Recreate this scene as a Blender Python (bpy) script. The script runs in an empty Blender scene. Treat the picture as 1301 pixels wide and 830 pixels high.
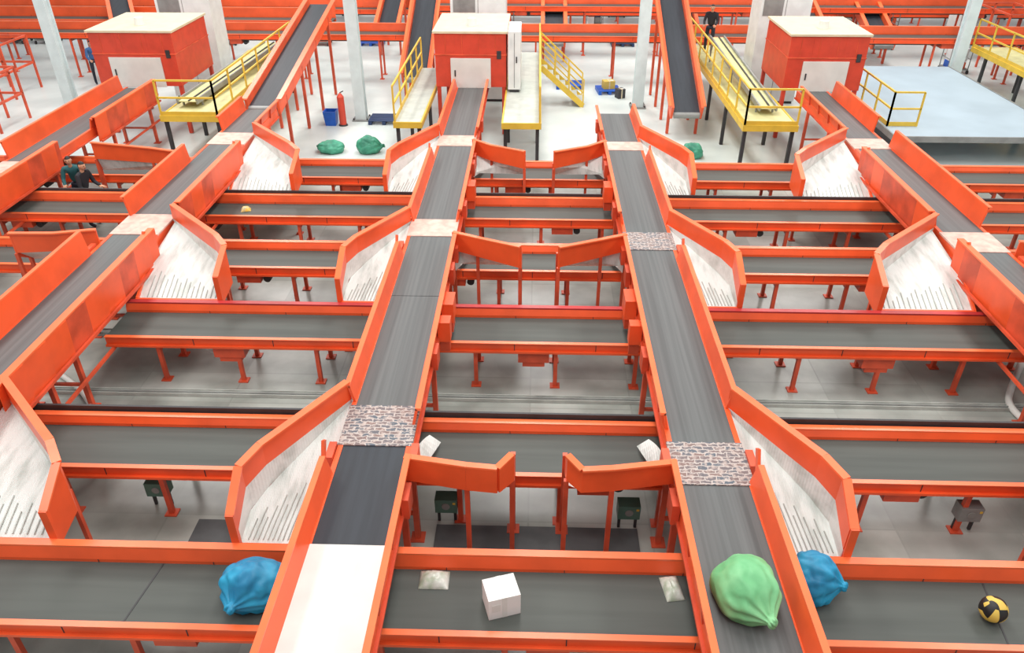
import bpy, bmesh, math, random
from mathutils import Vector, Matrix, noise
random.seed(7)
scn=bpy.context.scene
COL=bpy.context.collection
# ---------------------------------------------------------------- camera
H=8.6
cam=bpy.data.objects.new('camera',bpy.data.cameras.new('camera')); COL.objects.link(cam); scn.camera=cam
cam.location=(0,0,H); cam.rotation_euler=(math.pi/2-math.radians(32.5),0,math.radians(1.7))
cam.data.sensor_width=36; cam.data.lens=36*979.0/1301; cam.data.clip_end=300
# ---------------------------------------------------------------- materials
def lin(c):
    o=[]
    for v in c:
        v/=255.0
        o.append(v/12.92 if v<=.04045 else ((v+.055)/1.055)**2.4)
    return (o[0],o[1],o[2],1)
def newmat(name):
    m=bpy.data.materials.new(name); m.use_nodes=True
    nt=m.node_tree; b=nt.nodes['Principled BSDF']
    return m,nt,b
def paint(name,c,rough=.45,metal=0,var=.10,scale=3.0,stretch=(1,1,1),bump=0,spec=.5,c2=None):
    m,nt,b=newmat(name)
    tc=nt.nodes.new('ShaderNodeTexCoord'); mp=nt.nodes.new('ShaderNodeMapping'); mp.inputs['Scale'].default_value=stretch
    nz=nt.nodes.new('ShaderNodeTexNoise'); nz.inputs['Scale'].default_value=scale; nz.inputs['Detail'].default_value=5
    rp=nt.nodes.new('ShaderNodeValToRGB')
    L=lin(c)
    if c2: 
        A=lin(c2); Bc=L
    else:
        A=tuple(max(0,x*(1-var*1.6)) for x in L[:3])+(1,); Bc=tuple(min(1,x*(1+var)) for x in L[:3])+(1,)
    rp.color_ramp.elements[0].position=.35; rp.color_ramp.elements[0].color=A
    rp.color_ramp.elements[1].position=.62; rp.color_ramp.elements[1].color=Bc
    nt.links.new(tc.outputs['Object'],mp.inputs['Vector']); nt.links.new(mp.outputs[0],nz.inputs['Vector'])
    nt.links.new(nz.outputs['Fac'],rp.inputs[0]); nt.links.new(rp.outputs[0],b.inputs['Base Color'])
    b.inputs['Roughness'].default_value=rough; b.inputs['Metallic'].default_value=metal
    b.inputs['Specular IOR Level'].default_value=spec
    if bump:
        bp=nt.nodes.new('ShaderNodeBump'); bp.inputs['Strength'].default_value=bump; bp.inputs['Distance'].default_value=.02
        nt.links.new(nz.outputs['Fac'],bp.inputs['Height']); nt.links.new(bp.outputs[0],b.inputs['Normal'])
    return m
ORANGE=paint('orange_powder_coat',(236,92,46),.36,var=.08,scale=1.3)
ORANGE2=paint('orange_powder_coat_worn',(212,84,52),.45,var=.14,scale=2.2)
ORANGE3=paint('orange_lip_bright_coat',(244,112,64),.3,var=.06,scale=2)  # brighter orange for lips and top rails
RED=paint('red_orange_paint',(206,70,48),.4,var=.06)
BELTX=paint('rubber_belt_cross',(76,80,76),.55,var=.09,scale=1.2,stretch=(.25,4,1),spec=.35)
BELTY=paint('rubber_belt_long',(92,95,95),.5,var=.10,scale=2.0,stretch=(9,.12,1),spec=.4)
BELTD=paint('rubber_belt_dark',(44,49,56),.5,var=.10,scale=2.2,stretch=(6,.3,1),spec=.4)
WHITEP=paint('white_sheet_metal',(216,216,210),.38,var=.04,scale=2)
GREYM=paint('grey_metal',(140,142,140),.45,metal=.2,var=.1)
DARK=paint('dark_steel',(52,52,54),.55,var=.15)
PINK=paint('transfer_plate_metal',(216,178,164),.4,var=.12,scale=6,bump=.2)
YEL=paint('yellow_paint',(218,184,66),.45,var=.06)
YELD=paint('deck_beige_yellow',(202,196,142),.55,var=.08)
DECK=paint('platform_deck_grey',(182,186,178),.6,var=.07)
DECKB=paint('mezzanine_deck_bluegrey',(160,176,186),.6,var=.05,scale=.6)
CREAM=paint('cream_roof_panel',(212,198,168),.6,var=.04)
BLUE=paint('blue_plastic',(24,90,190),.4,var=.1)
COLM=paint('column_white_paint',(206,218,218),.5,var=.04)
RIB=paint('liner_fold_edge',(176,180,174),.6,var=.08)
def liner():
    m,nt,b=newmat('white_fabric_liner')
    tc=nt.nodes.new('ShaderNodeTexCoord'); mp=nt.nodes.new('ShaderNodeMapping'); mp.inputs['Scale'].default_value=(4,.9,2); mp.inputs['Rotation'].default_value=(0,0,.35)
    nz=nt.nodes.new('ShaderNodeTexNoise'); nz.inputs['Scale'].default_value=1.8; nz.inputs['Detail'].default_value=5; nz.inputs['Roughness'].default_value=.55
    r2=nt.nodes.new('ShaderNodeValToRGB'); r2.color_ramp.elements[0].position=.28; r2.color_ramp.elements[1].position=.55
    r2.color_ramp.elements[0].color=lin((184,192,186)); r2.color_ramp.elements[1].color=lin((222,227,223))
    wv=nt.nodes.new('ShaderNodeTexWave'); wv.inputs['Scale'].default_value=14; wv.inputs['Distortion'].default_value=2
    nt.links.new(tc.outputs['Object'],mp.inputs[0]); nt.links.new(mp.outputs[0],nz.inputs[0]); nt.links.new(nz.outputs['Fac'],r2.inputs[0]); nt.links.new(r2.outputs[0],b.inputs['Base Color'])
    ad=nt.nodes.new('ShaderNodeMath'); ad.operation='MULTIPLY_ADD'; ad.inputs[1].default_value=.12
    nt.links.new(tc.outputs['Object'],wv.inputs[0]); nt.links.new(wv.outputs['Fac'],ad.inputs[0]); nt.links.new(nz.outputs['Fac'],ad.inputs[2])
    bp=nt.nodes.new('ShaderNodeBump'); bp.inputs['Strength'].default_value=.6; bp.inputs['Distance'].default_value=.04
    nt.links.new(ad.outputs[0],bp.inputs['Height']); nt.links.new(bp.outputs[0],b.inputs['Normal'])
    b.inputs['Roughness'].default_value=.5
    return m
LINER=liner()
def brickmat():
    m,nt,b=newmat('scuffed_roller_tape')
    tc=nt.nodes.new('ShaderNodeTexCoord'); br=nt.nodes.new('ShaderNodeTexBrick')
    br.inputs['Scale'].default_value=1.0; br.inputs['Brick Width'].default_value=.15; br.inputs['Row Height'].default_value=.065; br.inputs['Mortar Size'].default_value=.009; br.inputs['Bias'].default_value=.1
    br.inputs['Color1'].default_value=lin((128,100,92)); br.inputs['Color2'].default_value=lin((80,88,98)); br.inputs['Mortar'].default_value=lin((178,168,162))
    nz=nt.nodes.new('ShaderNodeTexNoise'); nz.inputs['Scale'].default_value=13; nz.inputs['Detail'].default_value=3
    mx=nt.nodes.new('ShaderNodeMixRGB'); mx.inputs[2].default_value=lin((176,160,152))
    va=nt.nodes.new('ShaderNodeVectorMath'); va.operation='MULTIPLY_ADD'; va.inputs[1].default_value=(.12,.10,.0)
    nt.links.new(nz.outputs['Color'],va.inputs[0]); nt.links.new(tc.outputs['Object'],va.inputs[2]); nt.links.new(va.outputs[0],br.inputs['Vector'])
    nt.links.new(tc.outputs['Object'],nz.inputs['Vector'])
    r=nt.nodes.new('ShaderNodeValToRGB'); r.color_ramp.elements[0].position=.5; r.color_ramp.elements[1].position=.68
    nt.links.new(nz.outputs['Fac'],r.inputs[0]); nt.links.new(r.outputs[0],mx.inputs[0]); nt.links.new(br.outputs['Color'],mx.inputs[1]); nt.links.new(mx.outputs[0],b.inputs['Base Color'])
    b.inputs['Roughness'].default_value=.5
    return m
BRICK=brickmat()
def floormat():
    m,nt,b=newmat('polished_concrete_floor')
    tc=nt.nodes.new('ShaderNodeTexCoord'); sx=nt.nodes.new('ShaderNodeSeparateXYZ')
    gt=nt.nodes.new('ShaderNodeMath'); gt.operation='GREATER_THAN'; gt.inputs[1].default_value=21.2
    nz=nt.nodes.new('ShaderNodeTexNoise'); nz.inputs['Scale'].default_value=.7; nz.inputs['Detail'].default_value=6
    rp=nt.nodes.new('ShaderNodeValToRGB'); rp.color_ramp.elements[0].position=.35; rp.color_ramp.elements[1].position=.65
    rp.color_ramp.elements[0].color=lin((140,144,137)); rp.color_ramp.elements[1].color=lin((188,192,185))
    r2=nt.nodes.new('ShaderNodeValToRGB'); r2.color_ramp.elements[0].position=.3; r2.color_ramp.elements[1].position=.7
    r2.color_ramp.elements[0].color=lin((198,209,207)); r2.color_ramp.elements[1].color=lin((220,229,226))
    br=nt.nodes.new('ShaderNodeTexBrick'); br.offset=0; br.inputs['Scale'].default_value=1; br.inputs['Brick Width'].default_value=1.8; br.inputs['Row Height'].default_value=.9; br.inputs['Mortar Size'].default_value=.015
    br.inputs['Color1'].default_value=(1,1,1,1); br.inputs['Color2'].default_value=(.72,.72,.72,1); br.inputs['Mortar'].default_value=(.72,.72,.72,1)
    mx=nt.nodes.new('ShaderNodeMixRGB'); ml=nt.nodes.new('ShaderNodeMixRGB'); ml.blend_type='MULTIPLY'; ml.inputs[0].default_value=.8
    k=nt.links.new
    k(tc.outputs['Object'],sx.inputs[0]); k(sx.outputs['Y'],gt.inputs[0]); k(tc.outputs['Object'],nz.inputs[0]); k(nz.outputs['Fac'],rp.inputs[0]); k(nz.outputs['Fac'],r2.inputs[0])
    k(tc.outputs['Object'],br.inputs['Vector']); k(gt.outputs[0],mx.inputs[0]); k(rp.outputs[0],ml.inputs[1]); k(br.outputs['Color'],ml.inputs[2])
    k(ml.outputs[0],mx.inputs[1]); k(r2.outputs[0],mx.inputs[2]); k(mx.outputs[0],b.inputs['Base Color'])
    b.inputs['Roughness'].default_value=.3
    return m
FLOOR=floormat()
# ---------------------------------------------------------------- mesh builder
class MB:
    def __init__(s): s.v=[]; s.f=[]; s.m=[]; s.mats=[]
    def mi(s,mat):
        if mat not in s.mats: s.mats.append(mat)
        return s.mats.index(mat)
    def poly(s,pts,faces,mat):
        o=len(s.v); s.v+= [tuple(p) for p in pts]; k=s.mi(mat)
        for f in faces: s.f.append([o+i for i in f]); s.m.append(k)
    def box(s,x0,x1,y0,y1,z0,z1,mat):
        p=[(x0,y0,z0),(x1,y0,z0),(x1,y1,z0),(x0,y1,z0),(x0,y0,z1),(x1,y0,z1),(x1,y1,z1),(x0,y1,z1)]
        s.poly(p,[(0,3,2,1),(4,5,6,7),(0,1,5,4),(1,2,6,5),(2,3,7,6),(3,0,4,7)],mat)
    def bar(s,a,b,w,h,mat):
        a=Vector(a); b=Vector(b); d=(b-a).normalized()
        up=Vector((0,0,1)) if abs(d.z)<.95 else Vector((0,1,0))
        r=d.cross(up).normalized(); u=r.cross(d).normalized()
        p=[]
        for q in (a,b):
            for sx,sz in ((-1,-1),(1,-1),(1,1),(-1,1)): p.append(q+r*sx*w/2+u*sz*h/2)
        s.poly(p,[(0,1,2,3),(7,6,5,4),(0,4,5,1),(1,5,6,2),(2,6,7,3),(3,7,4,0)],mat)
    def cyl(s,a,b,r0,r1,mat,n=12):
        a=Vector(a); b=Vector(b); d=(b-a).normalized()
        up=Vector((0,0,1)) if abs(d.z)<.95 else Vector((0,1,0))
        r=d.cross(up).normalized(); u=r.cross(d).normalized(); p=[]
        for q,rr in ((a,r0),(b,r1)):
            for i in range(n):
                t=2*math.pi*i/n; p.append(q+r*math.cos(t)*rr+u*math.sin(t)*rr)
        s.poly(p,[list(range(n))[::-1],list(range(n,2*n))]+[(i,(i+1)%n,n+(i+1)%n,n+i) for i in range(n)],mat)
    def wall(s,pl,zb,zt,mat,th=.04,lean=(0,0)):
        n=len(pl)
        for i in range(n-1):
            a=Vector((pl[i][0],pl[i][1],0)); b=Vector((pl[i+1][0],pl[i+1][1],0)); d=(b-a).normalized(); r=Vector((d.y,-d.x,0))*th
            L=Vector((lean[0],lean[1],0))
            A=a+Vector((0,0,zb[i])); B=b+Vector((0,0,zb[i+1])); C=b+L+Vector((0,0,zt[i+1])); D=a+L+Vector((0,0,zt[i]))
            p=[A,B,C,D,A+r,B+r,C+r,D+r]
            s.poly(p,[(0,1,2,3),(7,6,5,4),(3,2,6,7),(0,4,5,1),(0,3,7,4),(1,5,6,2)],mat)
    def obj(s,name,bevel=0,smooth=False):
        me=bpy.data.meshes.new(name); me.from_pydata(s.v,[],s.f)
        for m in s.mats: me.materials.append(m)
        for p,k in zip(me.polygons,s.m): p.material_index=k; p.use_smooth=smooth
        bm=bmesh.new(); bm.from_mesh(me); bmesh.ops.recalc_face_normals(bm,faces=bm.faces); bm.to_mesh(me); bm.free()
        o=bpy.data.objects.new(name,me); COL.objects.link(o)
        if bevel:
            b=o.modifiers.new('bevel','BEVEL'); b.width=bevel; b.segments=2; b.limit_method='ANGLE'
        return o
# ---------------------------------------------------------------- hall shell
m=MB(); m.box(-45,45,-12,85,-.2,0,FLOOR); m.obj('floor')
WALL=paint('wall_panel_white',(214,218,218),.7,var=.03)
m=MB(); m.box(-45,45,85,85.3,0,16,WALL); m.obj('wall_back')
m=MB(); m.box(-45.3,-45,-12,85,0,16,WALL); m.obj('wall_left')
m=MB(); m.box(45,45.3,-12,85,0,16,WALL); m.obj('wall_right')
# ---------------------------------------------------------------- cross conveyors
def cross(y0,y1,x0,x1,z=.95,legs=1.45,name='cross_belt_conveyor',off=0,wallh=.22,seams=(),top=None,lip=.012,drive=()):
    m=MB()
    m.box(x0,x1,y0,y1,z-.03,z,BELTX)
    m.box(x0,x1,y0+.05,y1-.05,z-.24,z-.19,BELTX)
    m.box(x0,x1,y0-.04,y0,z-.14,z+.02,ORANGE)
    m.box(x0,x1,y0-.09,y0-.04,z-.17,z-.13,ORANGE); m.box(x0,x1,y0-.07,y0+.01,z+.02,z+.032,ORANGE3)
    pr=[(y1,z-.16),(y1,z+.05),(y1+.05,z+wallh),(y1+.05,z+wallh-.04),(y1+.04,z-.16)]
    n=len(pr); p=[(x0,a,b) for a,b in pr]+[(x1,a,b) for a,b in pr]
    F=[list(range(n)),list(range(n,2*n))[::-1]]+[(i,(i+1)%n,n+(i+1)%n,n+i) for i in range(n)]
    m.poly(p,F,ORANGE)
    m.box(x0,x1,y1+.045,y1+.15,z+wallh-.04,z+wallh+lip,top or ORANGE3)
    for dx in drive:
        m.box(dx-.28,dx+.28,y0-.03,y0+.35,z-.4,z-.15,ORANGE2); m.box(dx-.2,dx+.2,y0-.01,y0+.2,z-.5,z-.4,ORANGE2)
    x=x0+off+.4; k=0
    while x<x1:
        for yy in (y0+.02,y1-.02):
            m.bar((x,yy,z-.16),(x,yy,0.02),.07,.07,ORANGE2); m.box(x-.09,x+.09,yy-.08,yy+.08,0,.02,ORANGE2)
        m.bar((x,y0,z-.28),(x,y1,z-.28),.06,.06,ORANGE2)
        m.cyl((x+.5,y0,z-.13),(x+.5,y1,z-.13),.045,.045,GREYM)
        m.box(x+.7,x+.712,y0-.045,y0-.04,z-.13,z+.02,DARK)
        m.box(x+.7,x+.708,y1-.006,y1-.002,z,z+.05,DARK)
        if k%3==1 and not drive:
            m.box(x+.25,x+.75,y0-.02,y1-.35,z-.36,z-.17,ORANGE2)
            m.cyl((x+.85,y0+.1,z-.33),(x+.85,y0+.35,z-.33),.08,.08,DARK)
        x+=legs; k+=1
    for sx in seams: m.bar((sx,y0+.01,z+.002),(sx+.12,y1-.01,z+.002),.02,.006,DARK)
    return m.obj(name)
DRED=paint('dark_red_guard_coat',(178,48,48),.4,var=.15,scale=1)
cross(5.5,6.38,-11,12,off=.2,seams=(-4.65,5.4))
cross(8.1,8.98,-11,13,off=.9,wallh=.15)
cross(11.45,12.3,-7.7,13,off=.5,top=DRED,wallh=.18,lip=.02,drive=(.05,-5.5,6.2))
cross(14.15,14.95,-13,14,off=.3,wallh=.17)
cross(16.7,17.45,-15.5,16,off=.8,wallh=.2)
cross(19.2,20.05,-16,18,off=.1,wallh=.15)
m=MB(); m.box(-10.5,12.5,9.16,9.2,.95,1.19,DARK); m.obj('cable_duct')
m=MB(); m.box(-15,15,17.63,17.67,.95,1.22,DARK); m.obj('cable_duct')
# ---------------------------------------------------------------- trunk conveyors
def trunk(xc,segs,zb,walls,plates,hw=.43,name='trunk_belt_conveyor',tall=(0,0),legs=(),ends=(3,25),brackets=()):
    m=MB()
    for y0,y1,mt in segs: m.box(xc-hw,xc+hw,y0,y1,zb-.04,zb,mt)
    for y0,y1,mt in plates:
        m.box(xc-hw-.08,xc+hw+.08,y0,y1,zb-.02,zb+.015,mt)
    for sd in (-1,1):
        xa=xc+sd*hw; xb=xc+sd*(hw+.07)
        m.box(min(xa,xb),max(xa,xb),ends[0],ends[1],zb-.24,zb+.01,ORANGE)
        xd=xc+sd*(hw+.11); m.box(min(xb,xd),max(xb,xd),ends[0],ends[1],zb-.24,zb-.20,ORANGE2)
    for sd,y0,y1,h in walls:
        xi=xc+sd*(hw+.01); ln=sd*.07
        pr=[(xi,zb-.02),(xi+ln,zb+h),(xi+ln+sd*.03,zb+h-.035),(xi+sd*.04,zb-.02)]
        n=len(pr); p=[(a,y0,b) for a,b in pr]+[(a,y1,b) for a,b in pr]
        m.poly(p,[list(range(n)),list(range(n,2*n))[::-1]]+[(i,(i+1)%n,n+(i+1)%n,n+i) for i in range(n)],ORANGE)
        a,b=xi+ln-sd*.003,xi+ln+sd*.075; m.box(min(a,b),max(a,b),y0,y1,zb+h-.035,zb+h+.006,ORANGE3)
        y=y0+.45
        while y<y1-.1:
            m.bar((xi+sd*.075,y,zb-.02),(xi+ln+sd*.05,y,zb+h-.03),.03,.05,ORANGE2)
            y+=.9
    for sd,T in ((-1,tall[0]),(1,tall[1])):
        if T:
            for (y0,y1) in T:
                y=y0
                while y<y1-.05:
                    ye=min(y+.62,y1); xo=xc+sd*(hw+.19)
                    m.wall([(xo,y),(xo+sd*.03,ye-.02)],[zb-.36]*2,[zb+.33]*2,random.choice([ORANGE,ORANGE,ORANGE2]),th=.02,lean=(sd*.04,0))
                    m.box(min(xo,xo+sd*.02),max(xo,xo+sd*.02),ye-.02,ye+.0,zb-.36,zb+.3,DARK)
                    y+=.62
                m.bar((xc+sd*(hw+.27),y0,zb-.34),(xc+sd*(hw+.27),y1,zb-.34),.05,.05,ORANGE2)
                m.bar((xc+sd*(hw+.3),y0,zb-.85),(xc+sd*(hw+.3),y1,zb-.85),.05,.05,ORANGE2)
                m.bar((xc+sd*(hw+.2),y0,zb+.34),(xc+sd*(hw+.2),y1,zb+.34),.13,.03,ORANGE3)
    for y in legs:
        for sd in (-1,1):
            x=xc+sd*(hw+.08)
            m.bar((x,y,zb-.22),(x,y,.02),.08,.08,ORANGE2); m.box(x-.1,x+.1,y-.1,y+.1,0,.02,ORANGE2)
        m.bar((xc-hw,y,zb-.3),(xc+hw,y,zb-.3),.06,.06,ORANGE2)
        m.bar((xc-hw-.05,y,.5),(xc+hw+.05,y,.5),.05,.05,ORANGE2)
        for sd,T in ((-1,tall[0]),(1,tall[1])):
            if T: continue
            x=xc+sd*(hw+.13); m.box(x-.05,x+.05,y-.16,y+.16,zb-.26,zb+.06,ORANGE2)
    for sd,y0,y1 in brackets:                      # side mounted drive covers
        xa=xc+sd*(hw+.09); xb=xc+sd*(hw+.3); m.box(min(xa,xb),max(xa,xb),y0,y1,zb-.28,zb+.1,ORANGE)
        m.box(min(xa,xb)+.02,max(xa,xb)-.02,y0+.05,y1-.05,zb-.5,zb-.28,ORANGE2)
    y=ends[0]+.3
    while y<ends[1]:
        m.cyl((xc-hw,y,zb-.1),(xc+hw,y,zb-.1),.05,.05,GREYM,8); y+=1.2
    return m.obj(name)
ZT=1.6
LEG=(4.2,7.0,7.75,10.2,13.0,13.9,16.0,18.6,19.1,22)
trunk(-2.1,[(6.16,7.95,BELTD),(8.7,11.95,BELTY),(11.965,14.45,BELTY),(15.2,19.95,BELTY),(20.7,26.5,BELTY)],ZT,
      [(-1,3,7.35,.3),(1,3,7.4,.32),(-1,8.85,13.55,.3),(1,8.35,13.95,.3),(-1,15.1,18.95,.3),(1,15.1,19.55,.3),(1,20.6,25.5,.3),(-1,20.7,25.5,.3)],
      [(7.9,8.77,BRICK),(14.4,15.22,PINK),(19.9,20.75,PINK),(3,6.16,WHITEP)],legs=LEG,ends=(3,26.5),brackets=((1,11.5,11.95),(1,10.9,11.15),(1,16.9,17.3)))
trunk(2.38,[(3,7.35,BELTY),(8.0,13.95,BELTY),(14.6,19.75,BELTY),(20.25,22.9,BELTY)],ZT,
      [(1,3,7.35,.3),(-1,3,7.4,.32),(1,8.85,13.55,.3),(-1,8.35,13.95,.3),(1,15.1,18.95,.3),(-1,15.1,19.55,.3),(-1,20.6,22.9,.25),(1,20.7,22.9,.3)],
      [(7.28,8.1,BRICK),(13.9,14.7,BRICK),(19.7,20.35,PINK)],legs=LEG,ends=(3,22.9),brackets=((-1,11.7,12.15),(-1,10.9,11.1),(-1,16.9,17.3)))
trunk(-8.3,[(5,14.3,BELTY),(15.3,19.85,BELTY),(20.8,23,BELTY)],ZT,
      [(-1,5,13.4,.5),(-1,15.2,18.6,.45),(1,15.2,19.0,.3),(1,5,13.6,.3),(1,20.9,23,.3),(-1,21,23,.4)],
      [(14.3,15.3,PINK),(19.85,20.8,PINK)],tall=(0,[(8.6,13.9),(15.2,19.2)]),legs=(9.8,10.6,12.9,13.6,16,18.5,22),ends=(5,23))
trunk(9.0,[(5,14.0,BELTY),(14.9,20.0,BELTY),(20.8,25.5,BELTY)],ZT,
      [(1,5,13.4,.5),(1,15.2,20.2,.45),(-1,15.2,19.0,.3),(-1,5,13.6,.3),(-1,20.9,25,.3),(1,21.4,25,.45)],
      [(14.0,14.9,PINK),(20.0,20.8,PINK)],tall=([(8.6,13.9),(15.2,19.2)],0),legs=(9.8,10.6,12.9,13.6,16,18.5,22,24),ends=(5,25.5))
trunk(-13.0,[(12,25.2,BELTY)],ZT,[(-1,12,17.5,.45),(-1,18.6,25,.45),(1,12,19.0,.3),(1,21,25,.3)],[(17.6,18.4,PINK)],
      tall=(0,[(12,19),(21,25)]),legs=(13,16,18.8,22,24.5),ends=(12,25.3))
# ---------------------------------------------------------------- chutes
def chute_near(xf,sd,w,yf,ym,yn,name='side_discharge_chute'):
    m=MB()
    P=[(xf,yf),(xf+sd*w*.84,ym),(xf+sd*w,ym-.38),(xf+sd*w,yn)]
    fz=lambda y: 1.10+.46*max(0,min(1,(y-yn)/(yf-yn)))**.9
    zt=[1.93,1.98,1.95,1.62]; zo=[1.62,1.64,1.6,1.28]; zf=[fz(b) for a,b in P]
    N=14; q=[]
    def xo(y):
        for i in range(3):
            (xa,ya),(xb,yb)=P[i],P[i+1]
            if yb<=y<=ya: t=(ya-y)/(ya-yb); return xa+(xb-xa)*t
        return P[3][0]
    def xi(y):
        t=max(0,min(1,(ym-y)/(ym-yn))); return xf+sd*(.02+.2*t)
    for i in range(N+1):
        y=yn+(yf-yn)*i/N; q+= [(xi(y),y,fz(y)),(xo(y),y,fz(y)-.0)]
    m.poly(q,[(2*i,2*i+1,2*i+3,2*i+2) for i in range(N)],LINER)
    m.poly([(a,b,c-.04) for a,b,c in q],[(2*i,2*i+1,2*i+3,2*i+2) for i in range(N)],ORANGE2)
    m.wall(P,zf,zo,LINER,th=.03)
    m.wall(P,zo,zt,ORANGE,th=.03)
    out=[(a+sd*.04,b) for a,b in P]
    m.wall(out,[z-.1 for z in zf],zt,ORANGE,th=.02)
    for i in range(3):
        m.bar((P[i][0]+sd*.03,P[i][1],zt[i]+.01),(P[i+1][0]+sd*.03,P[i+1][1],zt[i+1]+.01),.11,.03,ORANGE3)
    m.bar((P[3][0]+sd*.03,yn,zf[3]-.08),(P[3][0]+sd*.03,yn,zt[3]+.02),.1,.06,ORANGE)
    m.bar((xf+sd*.2,yn-.02,1.09),(P[3][0],yn-.02,1.09),.05,.12,ORANGE)
    m.bar((xf+sd*.22,yn,1.1),(xf+sd*.05,ym-.1,fz(ym-.1)),.05,.12,ORANGE)
    m.bar((xf+sd*.05,ym-.1,1.62),(xf+sd*.05,ym+.12,1.98),.04,.1,ORANGE)
    K=int(7*w/.98+3)
    for i in range(K):
        t=(i+.6)/(K+1); xa=xf+sd*(.25+(w-.3)*(1-t)); ya=yn+.08
        L=(.25+.7*t+.12*math.sin(i*2.1))*(1.0 if w<1.2 else .8); a=Vector((xa,ya,fz(ya)+.006)); pts=[a]
        for j in range(1,5):
            y=ya+L*j/4; x=xa-sd*(.13*L*j/4)
            if abs(x-xf)<.05: break
            pts.append(Vector((x,y,fz(y)+.006)))
        for u,v in zip(pts[:-1],pts[1:]): m.bar(u,v,.012,.022,RIB)
    for p in ((P[1][0],P[1][1]),(P[3][0],P[3][1]+.05),(xf+sd*.25,yn+.25)):
        m.bar((p[0],p[1],1.1),(p[0],p[1],.02),.06,.06,ORANGE2); m.box(p[0]-.08,p[0]+.08,p[1]-.08,p[1]+.08,0,.02,ORANGE2)
    return m.obj(name)
for yf,ym,yn in ((8.9,7.45,6.56),(15.1,13.55,12.5),(20.7,18.9,17.72)):
    chute_near(-2.62,-1,.98,yf,ym,yn); chute_near(2.88,1,.98,yf,ym,yn)
    chute_near(-7.76,1,1.8,yf,ym,yn)
    chute_near(8.46,-1,1.95,yf,ym,yn)
def chute_away(xf,sd,pl,y_far,name='side_discharge_chute',tip=1.94):
    m=MB(); n=len(pl)
    P=[(xf+sd*a,b) for a,b in pl]
    zt=[1.90]+[1.88]*(n-2)+[tip]; zb=[1.52]+[1.48]*(n-2)+[1.5]
    m.wall(P,zb,zt,ORANGE,th=.04)
    for i in range(n-1): m.bar((P[i][0],P[i][1],zt[i]),(P[i+1][0],P[i+1][1],zt[i+1]),.09,.03,ORANGE3)
    e=P[-1]
    m.wall([e,(e[0],y_far)],[1.42,1.15],[tip,1.35],ORANGE,th=.03)
    q=[(P[i][0],P[i][1]+.03,[1.56,1.5,1.5,1.4][i] if n>2 else [1.56,1.48][i]) for i in range(n)]
    q+=[(e[0],y_far,1.14),(xf+sd*.05,y_far,1.16)]
    k=len(q); c=(sum(v[0] for v in q)/k,sum(v[1] for v in q)/k,1.34)
    m.poly(q+[c],[(i,(i+1)%k,k) for i in range(k)],LINER)
    A=[]; NN=8
    for i in range(NN+1):
        t=i/NN; A+=[(xf+sd*(.03+.1*t*t),y_far-.3+.95*t,1.52-.36*t**1.5),(xf+sd*(.05+.24*t),y_far-.3+.95*t,1.16-.14*t)]
    m.poly(A,[(2*i,2*i+1,2*i+3,2*i+2) for i in range(NN)],LINER)
    for px,py in (P[-1],P[max(1,n//2-1)] if n>2 else ((P[0][0]+P[1][0])/2,(P[0][1]+P[1][1])/2),(e[0],y_far-.1)):
        m.bar((px,py+.03,1.48),(px,py+.03,.02),.065,.065,ORANGE2); m.box(px-.09,px+.09,py-.06,py+.12,0,.02,ORANGE2)
    return m.obj(name)
for xf,sd in ((-1.6,1),(1.87,-1)):
    chute_away(xf,sd,[(0,7.38),(.8,7.26),(1.2,7.22),(1.38,7.42)],8.02)
    chute_away(xf,sd,[(0,14.0),(.5,13.8),(1.36,13.3)],14.05)
    chute_away(xf,sd,[(0,19.6),(.5,19.2),(1.36,18.6)],19.12)
chute_away(-8.82,-1,[(0,13.9),(.8,13.75),(1.6,13.6)],14.05)
chute_away(-8.82,-1,[(0,18.4),(1.0,18.75),(2.6,18.95)],19.12)
chute_away(9.52,1,[(0,13.9),(.8,13.75),(1.6,13.6)],14.05)
# ---------------------------------------------------------------- incline conveyors
def incline(xc,y0,z0,y1,z1,hw=.42,name='incline_belt_conveyor',wall=.16,dx=0):
    m=MB(); a=Vector((xc,y0,z0)); b=Vector((xc+dx,y1,z1))
    m.bar(a,b,hw*2,.04,BELTD)
    m.bar(a-Vector((0,0,.14)),b-Vector((0,0,.14)),hw*1.8,.03,BELTD)
    for sd in (-1,1):
        o=Vector((sd*(hw+.06),0,.0)); m.bar(a+o,b+o,.08,.3+wall,ORANGE)
        m.bar(a+o+Vector((sd*.05,0,.15+wall/2)),b+o+Vector((sd*.05,0,.15+wall/2)),.16,.03,ORANGE3)
        k=4
        for i in range(k):
            p=a.lerp(b,(i+.4)/k)+o; m.bar(p,(p.x,p.y,.02),.09,.09,ORANGE2)
    m.cyl((a.x-hw,a.y,a.z-.07),(a.x+hw,a.y,a.z-.07),.1,.1,GREYM); 
    return m.obj(name)
incline(-8.3,23.2,1.62,31.5,3.1)
incline(-4.45,29,1.0,34,3.3)
incline(5.0,25.3,.9,31.5,3.6)
incline(-6.7,36,1.2,44,4,.4)
incline(12.0,34,1.0,41,3.2,.4)
incline(7.0,38,1.0,46,4,.4)
incline(-16.0,31,1.0,37,2.4,.4,dx=-3)
incline(0.8,35,1.0,43,3.9,.4)
incline(15.0,35,1.0,43,3.9,.4)
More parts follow.
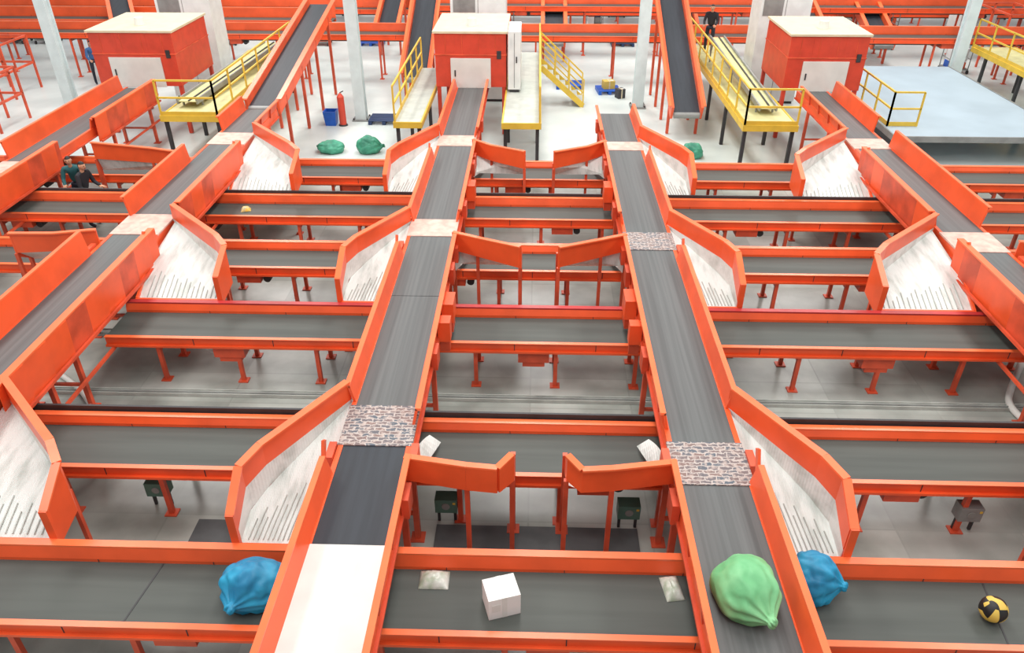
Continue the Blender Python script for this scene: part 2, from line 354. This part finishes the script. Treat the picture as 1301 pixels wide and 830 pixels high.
# ---------------------------------------------------------------- scanner tunnels
def tunnel(xc,y0,w,d,z0,z1,name='scanner_tunnel_housing'):
    m=MB(); x0=xc-w/2; x1=xc+w/2; y1=y0+d
    m.box(x0,xc-.5,y0,y1,z0,z1,RED); m.box(xc+.5,x1,y0,y1,z0,z1,RED); m.box(xc-.5,xc+.5,y0,y1,z0+.85,z1,RED)
    m.box(x0-.05,x1+.05,y0-.05,y1+.05,z1,z1+.07,CREAM)
    m.box(x0+.5,x1-.5,y0-.05,y0-.005,z0-.02,z0+.92,WHITEP)
    m.box(x0+.62,x0+.66,y0-.08,y0-.05,z0+.35,z0+.55,DARK)
    m.box(x1-.3,x1-.16,y0-.03,y0,z0+.9,z0+1.15,DARK)
    for i in range(4):
        xx=x0+.35+i*(w-.7)/3; m.box(xx-.01,xx+.01,y0-.01,y0,z0+1.0,z1-.05,ORANGE2)
    m.box(x0-.02,x1+.02,y0-.02,y1+.02,z0+1.0,z0+1.04,ORANGE2)
    for xx in (x0+.08,x1-.08):
        for yy in (y0+.1,y1-.1): m.bar((xx,yy,z0),(xx,yy,.02),.12,.12,RED)
    m.cyl((xc,y0+.9,z1+.07),(xc,y0+.9,z1+.3),.18,.14,WHITEP)
    return m.obj(name,bevel=.015)
tunnel(-2.1,25.6,2.3,2.9,1.62,3.3)
tunnel(9.25,25.5,2.45,2.8,1.62,3.3)
tunnel(-13.0,25.4,2.7,2.9,1.62,3.3)
# ---------------------------------------------------------------- platforms with railings
def rail(m,a,b,z,mat=YEL,h=1.05):
    a=Vector((*a,z)); b=Vector((*b,z)); L=(b-a).length; n=max(1,round(L/1.3))
    for i in range(n+1):
        p=a.lerp(b,i/n); m.bar(p,p+Vector((0,0,h)),.05,.05,mat)
    for hh in (h,h*.52): m.bar(a+Vector((0,0,hh)),b+Vector((0,0,hh)),.05,.05,mat)
    m.bar(a+Vector((0,0,.07)),b+Vector((0,0,.07)),.02,.13,mat)
def platform(x0,x1,y0,y1,z,sides,deck=DECK,edge=YEL,name='steel_access_platform',stair=None,legmat=DARK):
    m=MB(); m.box(x0,x1,y0,y1,z-.08,z,deck)
    m.box(x0-.05,x1+.05,y0-.05,y0,z-.16,z+.02,edge); m.box(x0-.05,x0,y0,y1,z-.16,z+.02,edge); m.box(x1,x1+.05,y0,y1,z-.16,z+.02,edge)
    if 'n' in sides: rail(m,(x0,y0),(x1,y0),z)
    if 'l' in sides: rail(m,(x0,y0),(x0,y1),z)
    if 'r' in sides: rail(m,(x1,y0),(x1,y1),z)
    yy=y0+.1
    while yy<=y1:
        for xx in (x0+.06,x1-.06): m.bar((xx,yy,z-.08),(xx,yy,0),.1,.1,legmat)
        yy+=2.6
    if stair:
        sx0,sx1,sy0,sy1=stair; n=7
        for i in range(n):
            t=(i+.5)/n; xx=sx0+(sx1-sx0)*t; zz=z*(1-(i+1)/(n+1)); m.box(min(xx-.13,xx+.13),xx+.13,sy0,sy1,zz-.03,zz,deck)
        for yy in (sy0,sy1):
            m.bar((sx0,yy,z-.05),(sx1,yy,.05),.04,.2,YEL); m.bar((sx0,yy,z+.95),(sx1,yy,1.0),.05,.05,YEL); m.bar((sx0,yy,z+.5),(sx1,yy,.52),.04,.04,YEL)
            for t in (0,.33,.66,1): m.bar((sx0+(sx1-sx0)*t,yy,z*(1-t)),(sx0+(sx1-sx0)*t,yy,z*(1-t)+1.0),.045,.045,YEL)
    return m.obj(name)
platform(-11.2,-9.5,22.6,31.0,1.5,'nr',deck=YELD)
platform(-4.1,-3.35,22.2,28.5,1.5,'l')
platform(-.92,.15,22.2,31,1.5,'r',stair=(.2,1.8,28.9,29.9))
platform(6.1,7.6,22.2,32.4,1.5,'nl',deck=YELD)
platform(17.4,19.0,26,32.4,1.5,'nl',deck=YELD)
platform(10.9,16.2,23.0,31.5,.95,'',deck=DECKB,edge=GREYM,name='mezzanine_deck')
platform(16.2,24,23.0,25.8,.95,'',deck=DECKB,edge=GREYM,name='mezzanine_deck')
m=MB(); rail(m,(11.0,24),(11.0,27.5),.95); rail(m,(11.0,24),(11.9,24),.95); m.obj('guard_railing')
def gutter(a,b,w,name='transfer_slide'):
    m=MB(); a=Vector(a); b=Vector(b); r=Vector((w/2,0,0))
    m.bar(a+r,b+r,.05,.16,GREYM); m.bar(a-r,b-r,.05,.16,GREYM); m.bar(a,b,w,.02,YELD)
    m.bar(a+Vector((.06,0,.03)),b+Vector((.06,0,.03)),.04,.03,DARK)
    for t in (.05,.5,.95):
        p=a.lerp(b,t)
        for s in (-1,1): m.bar(p+r*s,(p.x+r.x*s,p.y,1.5),.05,.05,GREYM)
    return m.obj(name)
gutter((-10.7,23.4,1.7),(-10.1,30.5,1.9),.6)
gutter((7.0,23.2,1.7),(6.7,30,2.3),.5)
# ---------------------------------------------------------------- columns
def column(x,y,w=.38):
    m=MB(); m.box(x-w/2,x+w/2,y-w/2,y-w/2+.05,0,15,COLM); m.box(x-w/2,x+w/2,y+w/2-.05,y+w/2,0,15,COLM); m.box(x-.12,x+.12,y-w/2+.05,y+w/2-.05,0,15,COLM)
    m.box(x-w/2-.1,x+w/2+.1,y-w/2-.1,y+w/2+.1,0,.05,GREYM)
    for dx in (-.24,.24):
        for dy in (-.24,.24): m.cyl((x+dx,y+dy,.05),(x+dx,y+dy,.1),.03,.03,DARK,6)
    return m.obj('steel_column')
column(-17.3,28.3); column(-6.2,27.2); column(3.85,29); column(16.75,32)
# ---------------------------------------------------------------- distant sorter structure
FB='feeder_belt_conveyor'
cross(32.6,33.4,-26,24,z=1.75,legs=3.2,name=FB,wallh=.3)
cross(35.6,36.4,-30,-9,z=1.7,legs=3,name=FB,wallh=.4)
cross(37.0,37.8,-5,26,z=2.1,legs=3.4,name=FB,wallh=.4)
cross(40.2,40.9,-32,28,z=1.35,legs=3.7,name=FB,wallh=.35)
cross(44,44.9,-20,30,z=1.1,legs=4,name=FB,wallh=.5)
cross(48,49,-34,34,z=1.1,legs=4,name=FB,wallh=.5)
def frame(x0,x1,y0,y1,h,name='orange_storage_frame'):
    m=MB()
    for x in (x0,(x0+x1)/2,x1):
        for y in (y0,(y0+y1)/2,y1): m.bar((x,y,0),(x,y,h),.07,.07,ORANGE2)
    for z in (h*.5,h):
        for x in (x0,x1): m.bar((x,y0,z),(x,y1,z),.07,.07,ORANGE2)
        for y in (y0,(y0+y1)/2,y1): m.bar((x0,y,z),(x1,y,z),.07,.07,ORANGE2)
    return m.obj(name)
frame(-19.8,-18.2,23.5,27,1.8); frame(-22.5,-20,27.5,31,2.0); frame(-22.5,-20.6,22,26,1.8); frame(19.4,21,34,36.8,2.4); frame(21.5,24,41.2,43,2.8)
def cabinet(x,y,z0,w,d,h,mat=WHITEP,name='control_cabinet'):
    m=MB(); m.box(x-w/2,x+w/2,y-d/2,y+d/2,z0+.1,z0+h,mat); m.box(x-w/2+.05,x+w/2-.05,y-d/2+.05,y+d/2-.05,z0,z0+.1,DARK)
    m.box(x-.01,x+.01,y-d/2-.01,y-d/2,z0+.15,z0+h-.05,GREYM); m.box(x+.05,x+.09,y-d/2-.03,y-d/2,z0+h*.5,z0+h*.6,DARK)
    m.box(x-w/2+.1,x-.1,y-d/2-.012,y-d/2,z0+h*.75,z0+h*.9,GREYM)
    return m.obj(name,bevel=.01)
CABM=paint('cabinet_light_grey',(222,227,225),.45,var=.04)
cabinet(-12.9,30.2,0,2.0,1.2,4.0,CABM)
cabinet(-2.1,30.2,0,2.0,1.4,4.3,CABM)
cabinet(-.68,26.2,1.5,.4,1.6,1.9,CABM)
cabinet(8.9,30.2,0,1.8,1.3,4.2,CABM)
cabinet(20.5,39,0,1.6,1.2,2.8,CABM)
def pallet(x,y,mat=BLUE,w=1.1,d=.9,rot=0):
    m=MB()
    for i in range(5): m.box(-w/2,w/2,-d/2+i*d/5+.02,-d/2+(i+1)*d/5-.02,.12,.15,mat)
    for xx in (-w/2,-.06,w/2-.12): m.box(xx,xx+.12,-d/2,d/2,0,.12,mat)
    o=m.obj('plastic_pallet'); o.location=(x,y,0); o.rotation_euler[2]=rot; return o
NAVY=paint('navy_plastic',(34,58,96),.5)
pallet(1.4,31.7); pallet(2.9,31.0,rot=.1,w=.9); pallet(-5.3,27.0,NAVY); pallet(4.2,39.2,NAVY); pallet(-8,39); pallet(13.2,34.3,BLUE)
def cage(x,y,c,n,name='loaded_roll_cage'):
    m=MB(); m.box(x-.45,x+.45,y-.4,y+.4,.15,.2,GREYM)
    for sx in (-.43,.43):
        for sy in (-.38,.38): m.bar((x+sx,y+sy,.1),(x+sx,y+sy,1.6),.03,.03,GREYM); m.cyl((x+sx-.03,y+sy,.08),(x+sx+.03,y+sy,.08),.08,.08,DARK,8)
    for zz in (.6,1.1,1.6):
        for sx in (-.43,.43): m.bar((x+sx,y-.38,zz),(x+sx,y+.38,zz),.02,.02,GREYM)
        m.bar((x-.43,y+.38,zz),(x+.43,y+.38,zz),.02,.02,GREYM)
    z=.2
    for i in range(n):
        h=random.uniform(.2,.35); a=random.uniform(0,.08); m.box(x-.4+a,x-.02,y-.34,y+.33-a,z,z+h,random.choice(c)); m.box(x+.01,x+.4-a,y-.33+a,y+.34,z,z+h*.9,random.choice(c)); z+=h+.003
    return m.obj(name)
KR=paint('kraft_carton',(196,164,124),.7); WC=paint('white_poly_parcels',(224,226,226),.5); CO=paint('orange_tote',(226,96,56),.5)
slots=[(x*1.5,y) for x in range(-18,19) for y in (34.55,38.9,42.3,46.3,50.3)]
random.shuffle(slots)
bad=lambda x,y: (abs(x+6.7)<1.3 and y>35) or (abs(x-12)<1.3) or (abs(x-7)<1.3) or (abs(x-.8)<1.3) or (abs(x-15)<1.3) or (abs(x+4.45)<1.3) or (-21<x<-15 and y<41) or (x>18.5 and y<44) or (2.5<x<6 and y<40) or abs(x+8)<1.2 or abs(x-13.2)<1.3 or (x<-20 and 41<y<50)
n=0
for x,y in slots:
    if bad(x,y): continue
    cage(x,y,[KR,WC,BLUE,WC,GREYM,CO],random.choice([2,3,4,5])); n+=1
    if n>42: break
def carton(x,y,z,w,d,h,c=(198,158,110),rot=0,name='cardboard_carton'):
    m=MB(); cm=paint('carton_%d_%d_%d'%c,c,.7,var=.05); m.box(-w/2,w/2,-d/2,d/2,0,h,cm); m.box(-.025,.025,-d/2-.002,d/2+.002,-.0,h+.003,CREAM)
    m.box(w*.1,w*.4,-d*.3,d*.1,h,h+.004,WHITEP)
    o=m.obj(name,bevel=.008); o.location=(x,y,z); o.rotation_euler[2]=rot; return o
carton(2.9,31,.151,.45,.35,.3,(206,178,90),.2); carton(3.3,30.2,0,.3,.3,.35,(60,60,66),.4); carton(4.2,39.2,.151,.7,.5,.35,(210,190,170))
def bin_(x,y,mat,w=.45,h=.5,name='plastic_bin'):
    m=MB(); a=w/2; b=w/2*.8
    p=[(-b,-b,0),(b,-b,0),(b,b,0),(-b,b,0),(-a,-a,h),(a,-a,h),(a,a,h),(-a,a,h),(-a+.04,-a+.04,h),(a-.04,-a+.04,h),(a-.04,a-.04,h),(-a+.04,a-.04,h),(-b+.04,-b+.04,.05),(b-.04,-b+.04,.05),(b-.04,b-.04,.05),(-b+.04,b-.04,.05)]
    f=[(0,3,2,1),(12,13,14,15)]
    for i in range(4):
        j=(i+1)%4; f+=[(i,j,4+j,4+i),(4+i,4+j,8+j,8+i),(8+i,8+j,12+j,12+i)]
    m.poly(p,f,mat); o=m.obj(name); o.location=(x,y,0); return o
bin_(-7.15,26.6,BLUE)
m=MB(); m.cyl((0,0,.05),(0,0,1.0),.12,.12,RED,16); m.cyl((0,0,1.0),(0,0,1.12),.12,.04,RED,16); m.cyl((0,0,0),(0,0,.05),.16,.14,DARK,16); m.bar((0,0,1.14),(.12,0,1.2),.04,.03,DARK); o=m.obj('red_bollard'); o.location=(-6.72,26.5,0)
# ---------------------------------------------------------------- sacks
def fabric(name,c,c2):
    return paint(name,c,.5,c2=c2,scale=3,bump=.5)
BL=fabric('blue_woven_sack',(34,156,196),(14,118,160)); GR=fabric('green_woven_sack',(132,196,140),(102,174,118)); GR2=fabric('teal_woven_sack',(70,160,130),(40,120,96))
def sack(x,y,z,sx,sy,sz,mat,neck=(0,-1),seed=0,name='tied_mail_sack',cr=1.0):
    bm=bmesh.new(); bmesh.ops.create_icosphere(bm,subdivisions=5,radius=1)
    nd=Vector((neck[0],neck[1],0)).normalized()
    for v in bm.verts:
        p=v.co.copy(); dt=p.dot(nd)
        side=Vector((-nd.y,nd.x,0)); ang=math.atan2(p.dot(side),p.z)
        r=1+.16*noise.noise(p*1.2+Vector((seed,0,0)))+.06*cr*noise.noise(p*3.1+Vector((0,seed,0)))
        rd=abs(noise.noise(p*1.9+Vector((seed,5,2)))); r-=.08*cr*max(0,.25-rd)*2
        r+=.045*math.sin(ang*9+3*noise.noise(p*2+Vector((seed,3,1))))*max(0,dt+.2)
        q=p*r
        if dt>.75:
            t=(dt-.75)/.25; ax=nd*q.dot(nd); rad=q-ax
            rad*= (1-.66*min(1,t*1.5)) if t<.65 else (.38+1.2*(t-.65))
            q=ax+rad+nd*t*.3
        q=Vector((q.x*sx,q.y*sy,q.z*sz))
        if q.z<-.62*sz: q.z=-.62*sz+(q.z+.62*sz)*.08
        v.co=q
    zmin=min(v.co.z for v in bm.verts)
    for v in bm.verts: v.co.z-=zmin
    for f in bm.faces: f.smooth=True
    me=bpy.data.meshes.new(name); bm.to_mesh(me); bm.free(); me.materials.append(mat)
    o=bpy.data.objects.new(name,me); COL.objects.link(o); o.location=(x,y,z); return o
sack(-3.2,5.92,.951,.43,.31,.32,BL,(-.4,-1),1)
sack(3.36,6.18,.951,.3,.29,.36,BL,(1,-.3),4)
sack(2.33,5.53,1.601,.335,.39,.31,GR,(.5,-1),8,cr=.5)
sack(-6.5,23.8,0,.42,.34,.24,GR2,(-1,.3),11); sack(-5.3,23.8,0,.38,.32,.33,GR2,(1,.1),13); sack(5.0,23.7,0,.34,.3,.28,GR2,(-1,.1),17)
BB=paint('blue_bag',(40,88,200),.5)
for i in range(8): sack(-25.2+1.15*(i%4),42.6+1.5*(i//4),0,.62,.5,.6,BB,(1,.2),20+i,'blue_mail_sack')
# parcels
m=MB(); WB=paint('white_carton',(228,226,222),.6,var=.03); m.box(-.19,.19,-.16,.16,0,.33,WB); m.box(-.03,.03,-.162,.162,-.0,.333,WHITEP); m.box(-.15,-.05,-.163,-.16,.12,.24,WHITEP)
o=m.obj('white_parcel_box',bevel=.03); o.location=(-.3,5.88,.951); o.rotation_euler[2]=.3
def poly_bag(x,y,z,w,d,rot,c=(206,206,198)):
    bm=bmesh.new(); bmesh.ops.create_grid(bm,x_segments=14,y_segments=14,size=.5)
    for v in bm.verts:
        e=(1-abs(v.co.x*2)**3)*(1-abs(v.co.y*2)**3); v.co=Vector((v.co.x*w,v.co.y*d,.005+.09*e+.02*noise.noise(v.co*9+Vector((x,0,0)))*e))
    for f in bm.faces: f.smooth=True
    r=bmesh.ops.extrude_face_region(bm,geom=bm.faces[:]); 
    for e in r['geom']:
        if isinstance(e,bmesh.types.BMVert): e.co.z=0
    me=bpy.data.meshes.new('mailer_bag'); bm.to_mesh(me); bm.free(); me.materials.append(paint('mailer_plastic',c,.3,bump=.3,c2=(160,172,150),scale=8))
    o=bpy.data.objects.new('mailer_bag',me); COL.objects.link(o); o.location=(x,y,z); o.rotation_euler[2]=rot
poly_bag(-1.13,6.22,.952,.36,.27,.0); poly_bag(1.74,6.18,.952,.22,.36,.15)
poly_bag(-6.95,17.05,.952,.24,.2,.3,(230,180,60))
m_,nt,b=newmat('ball_panels'); tc=nt.nodes.new('ShaderNodeTexCoord'); vo=nt.nodes.new('ShaderNodeTexVoronoi'); vo.inputs['Scale'].default_value=8
rp=nt.nodes.new('ShaderNodeValToRGB'); rp.color_ramp.interpolation='CONSTANT'; rp.color_ramp.elements[0].color=lin((24,22,22)); rp.color_ramp.elements[1].color=lin((214,180,80)); rp.color_ramp.elements[1].position=.55
nt.links.new(tc.outputs['Object'],vo.inputs[0]); nt.links.new(vo.outputs['Color'],rp.inputs[0]); nt.links.new(rp.outputs[0],b.inputs['Base Color'])
bm=bmesh.new(); bmesh.ops.create_icosphere(bm,subdivisions=4,radius=.15)
for v in bm.verts: v.co*=1+.03*noise.noise(v.co*14)
for f in bm.faces: f.smooth=True
me=bpy.data.meshes.new('toy_ball'); bm.to_mesh(me); bm.free(); me.materials.append(m_); o=bpy.data.objects.new('toy_ball',me); COL.objects.link(o); o.location=(5.36,5.88,.95+.153)
# ---------------------------------------------------------------- services on the floor between belts
TG=paint('tray_grey',(136,140,136),.6)
def tray(x0,x1,y,w=.22,z=.04,mat=GREYM,name='cable_tray'):
    m=MB(); m.box(x0,x1,y,y+w,0,z,mat); m.box(x0,x1,y,y+.015,z,z+.03,mat); m.box(x0,x1,y+w-.015,y+w,z,z+.03,mat)
    m.cyl((x0,y+.06,z+.02),(x1,y+.06,z+.02),.02,.02,TG,6)
    return m.obj(name)
PALE=paint('pale_conduit',(188,192,186),.5)
tray(-10,12,12.85,mat=TG); tray(-10,12,10.95,.14,mat=PALE); tray(-10,12,15.6,mat=TG); tray(-12,-12+1,18.3,mat=TG); tray(-7,8,18.3,mat=TG)
FSHADE=paint('floor_shade_sheet',(84,87,88),.7,var=.2,scale=1.5)
m=MB(); m.box(-1.35,1.6,6.6,8.0,0,.012,FSHADE); m.box(-4.9,-3.8,7.1,8.0,0,.012,FSHADE); m.obj('floor_shade_sheet')  # thin dark sheets added as painted shade on the floor between near belts
def ebox(x,y,c=GREYM,name='junction_box'):
    m=MB(); m.box(x-.16,x+.16,y-.1,y+.1,.25,.5,c); m.bar((x-.12,y,.25),(x-.12,y,0),.04,.04,DARK); m.bar((x+.12,y,.25),(x+.12,y,0),.04,.04,DARK)
    m.cyl((x,y-.11,.38),(x,y-.1,.38),.06,.06,TG); m.box(x+.1,x+.14,y-.105,y-.1,.42,.46,YEL)
    return m.obj(name,bevel=.01)
GRN=paint('green_enclosure',(84,120,106),.5)
for x,y,c in ((-5.55,8.3,GRN),(6.35,8.15,GREYM),(-1.2,8.1,GRN),(1.45,8.05,GRN),(3.65,12.6,GRN),(-6.0,12.7,GREYM)): ebox(x,y,c)
def hose(pts,r,mat,name='air_hose'):
    cu=bpy.data.curves.new(name,'CURVE'); cu.dimensions='3D'; cu.bevel_depth=r; sp=cu.splines.new('NURBS'); sp.points.add(len(pts)-1)
    for i,p in enumerate(pts): sp.points[i].co=(*p,1)
    sp.use_endpoint_u=True; sp.order_u=3; cu.materials.append(mat); o=bpy.data.objects.new(name,cu); COL.objects.link(o)
hose([(-10,12.2,.05),(-8.6,11.4,.05),(-7.6,10.4,.05),(-7.2,9.6,.05)],.05,WHITEP)
hose([(9.6,12.6,.06),(8.8,11.6,.06),(8.4,10.9,.06),(8.7,10.2,.06)],.06,WHITEP)
# ---------------------------------------------------------------- workers
SKIN=paint('skin',(196,146,116),.55); HAIR=paint('hair',(26,22,20),.6); TR=paint('trousers_dark',(38,42,56),.8); LIPS=paint('lips',(150,80,74),.5)
def worker(x,y,z,rot,shirt,reach=.5,bend=.15,name='warehouse_worker'):
    root=bpy.data.objects.new(name,None); COL.objects.link(root); root.location=(x,y,z); root.rotation_euler[2]=rot
    def skin(n,verts,edges,rad,mat,rt):
        me=bpy.data.meshes.new(n); me.from_pydata(verts,edges,[]); o=bpy.data.objects.new(n,me); COL.objects.link(o); o.parent=root
        s=o.modifiers.new('skin','SKIN'); sv=me.skin_vertices[0].data
        for i,r in enumerate(rad): sv[i].radius=r if isinstance(r,tuple) else (r,r); sv[i].use_root=(i==rt)
        o.modifiers.new('sub','SUBSURF').levels=1; o.modifiers['sub'].render_levels=2; me.materials.append(mat)
        return o
    b=bend
    skin('legs',[(0,0,.98),(.1,0,.9),(.12,-.03,.5),(.12,.03,.09),(.12,-.12,.04),(-.1,0,.9),(-.13,-.06,.5),(-.13,0,.09),(-.13,-.15,.04)],
         [(0,1),(1,2),(2,3),(3,4),(0,5),(5,6),(6,7),(7,8)],[(.15,.1),.095,.065,.05,.04,.095,.065,.05,.04],TR,0)
    skin('torso_and_sleeves',[(0,0,.96),(0,-b*.4,1.15),(0,-b*.9,1.36),(0,-b*1.1,1.49),(.19,-b,1.42),(.24,-b-.06,1.14),(.2,-b-.1-reach*.5,1.06),(-.19,-b,1.42),(-.25,-b-.05,1.14),(-.2,-b-.1-reach*.5,1.02)],
         [(0,1),(1,2),(2,3),(2,4),(4,5),(5,6),(2,7),(7,8),(8,9)],[(.16,.11),(.15,.1),(.16,.1),.055,.07,.052,.042,.07,.052,.042],shirt,0)
    m=MB()
    bmh=bmesh.new(); bmesh.ops.create_uvsphere(bmh,u_segments=20,v_segments=14,radius=1)
    hc=Vector((0,-b*1.25-.02,1.64))
    for v in bmh.verts:
        p=v.co; q=Vector((p.x*.078*(1-.18*max(0,-p.z)),p.y*.098,p.z*.118))
        if p.y<-.9 and abs(p.x)<.25 and -.3<p.z<.15: q.y-=.018
        v.co=q+hc
    for f in bmh.faces: f.smooth=True; c=f.calc_center_median()-hc; f.material_index=1 if (c.z>.055 or (c.y>.02 and c.z>-.05)) else 0
    me=bpy.data.meshes.new('head'); bmh.to_mesh(me); bmh.free(); me.materials.append(SKIN); me.materials.append(HAIR); o=bpy.data.objects.new('head',me); COL.objects.link(o); o.parent=root
    m.cyl((0,-b*1.1,1.46),(hc.x,hc.y+.01,1.58),.05,.048,SKIN)
    for s in (-1,1):
        m.cyl((s*.03,hc.y-.096,hc.z+.01),(s*.03,hc.y-.088,hc.z+.01),.011,.011,HAIR,8)
        m.cyl((s*.076,hc.y,hc.z),(s*.088,hc.y,hc.z),.024,.018,SKIN,8)
        hx=s*.2; hy=-b-.1-reach*.5; hz=1.05
        m.bar((hx,hy+.02,hz),(hx,hy-.1,hz-.01),.075,.03,SKIN)
        for k,l in enumerate((.06,.075,.08,.07)):
            fx=hx-.03+.02*k; m.cyl((fx,hy-.1,hz-.01),(fx,hy-.1-l*.6,hz-.02),.0095,.009,SKIN,6); m.cyl((fx,hy-.1-l*.6,hz-.02),(fx,hy-.1-l*.8,hz-.045),.009,.007,SKIN,6)
        m.cyl((hx-s*.035,hy-.02,hz),(hx-s*.075,hy-.07,hz-.01),.012,.009,SKIN,6)
    m.cyl((0,hc.y-.1,hc.z-.055),(0,hc.y-.085,hc.z-.055),.018,.018,LIPS,8)
    o=m.obj('neck_face_hands'); o.parent=root
TEAL=paint('teal_shirt',(40,96,100),.8); BLK=paint('black_jacket',(36,36,42),.8); HV=paint('blue_shirt',(60,100,150),.8)
worker(-11.95,18.75,0,math.radians(20),TEAL,.3,.25); worker(-11.45,18.1,0,math.radians(80),BLK,.3,.1)
worker(-17.9,31.6,0,math.radians(40),HV,.5,.2); worker(6.7,31.3,1.5,math.radians(-20),BLK,.4,.1)
# ---------------------------------------------------------------- lights
def area(x,y,z,sx,sy,p,c=(1,.975,.935)):
    l=bpy.data.lights.new('ceiling_light','AREA'); l.shape='RECTANGLE'; l.size=sx; l.size_y=sy; l.energy=p; l.color=c
    o=bpy.data.objects.new('ceiling_light',l); COL.objects.link(o); o.location=(x,y,z)
for y,p in ((4,740),(14,880),(25,1100),(38,1250)):
    for x in (-14,0,14): area(x,y,14.5,3.0,7,p)
w=bpy.data.worlds.new('hall_ambient'); scn.world=w; w.use_nodes=True; bg=w.node_tree.nodes['Background']; bg.inputs[0].default_value=(.97,.985,1,1); bg.inputs[1].default_value=.68
scn.view_settings.view_transform='Standard'; scn.view_settings.exposure=0
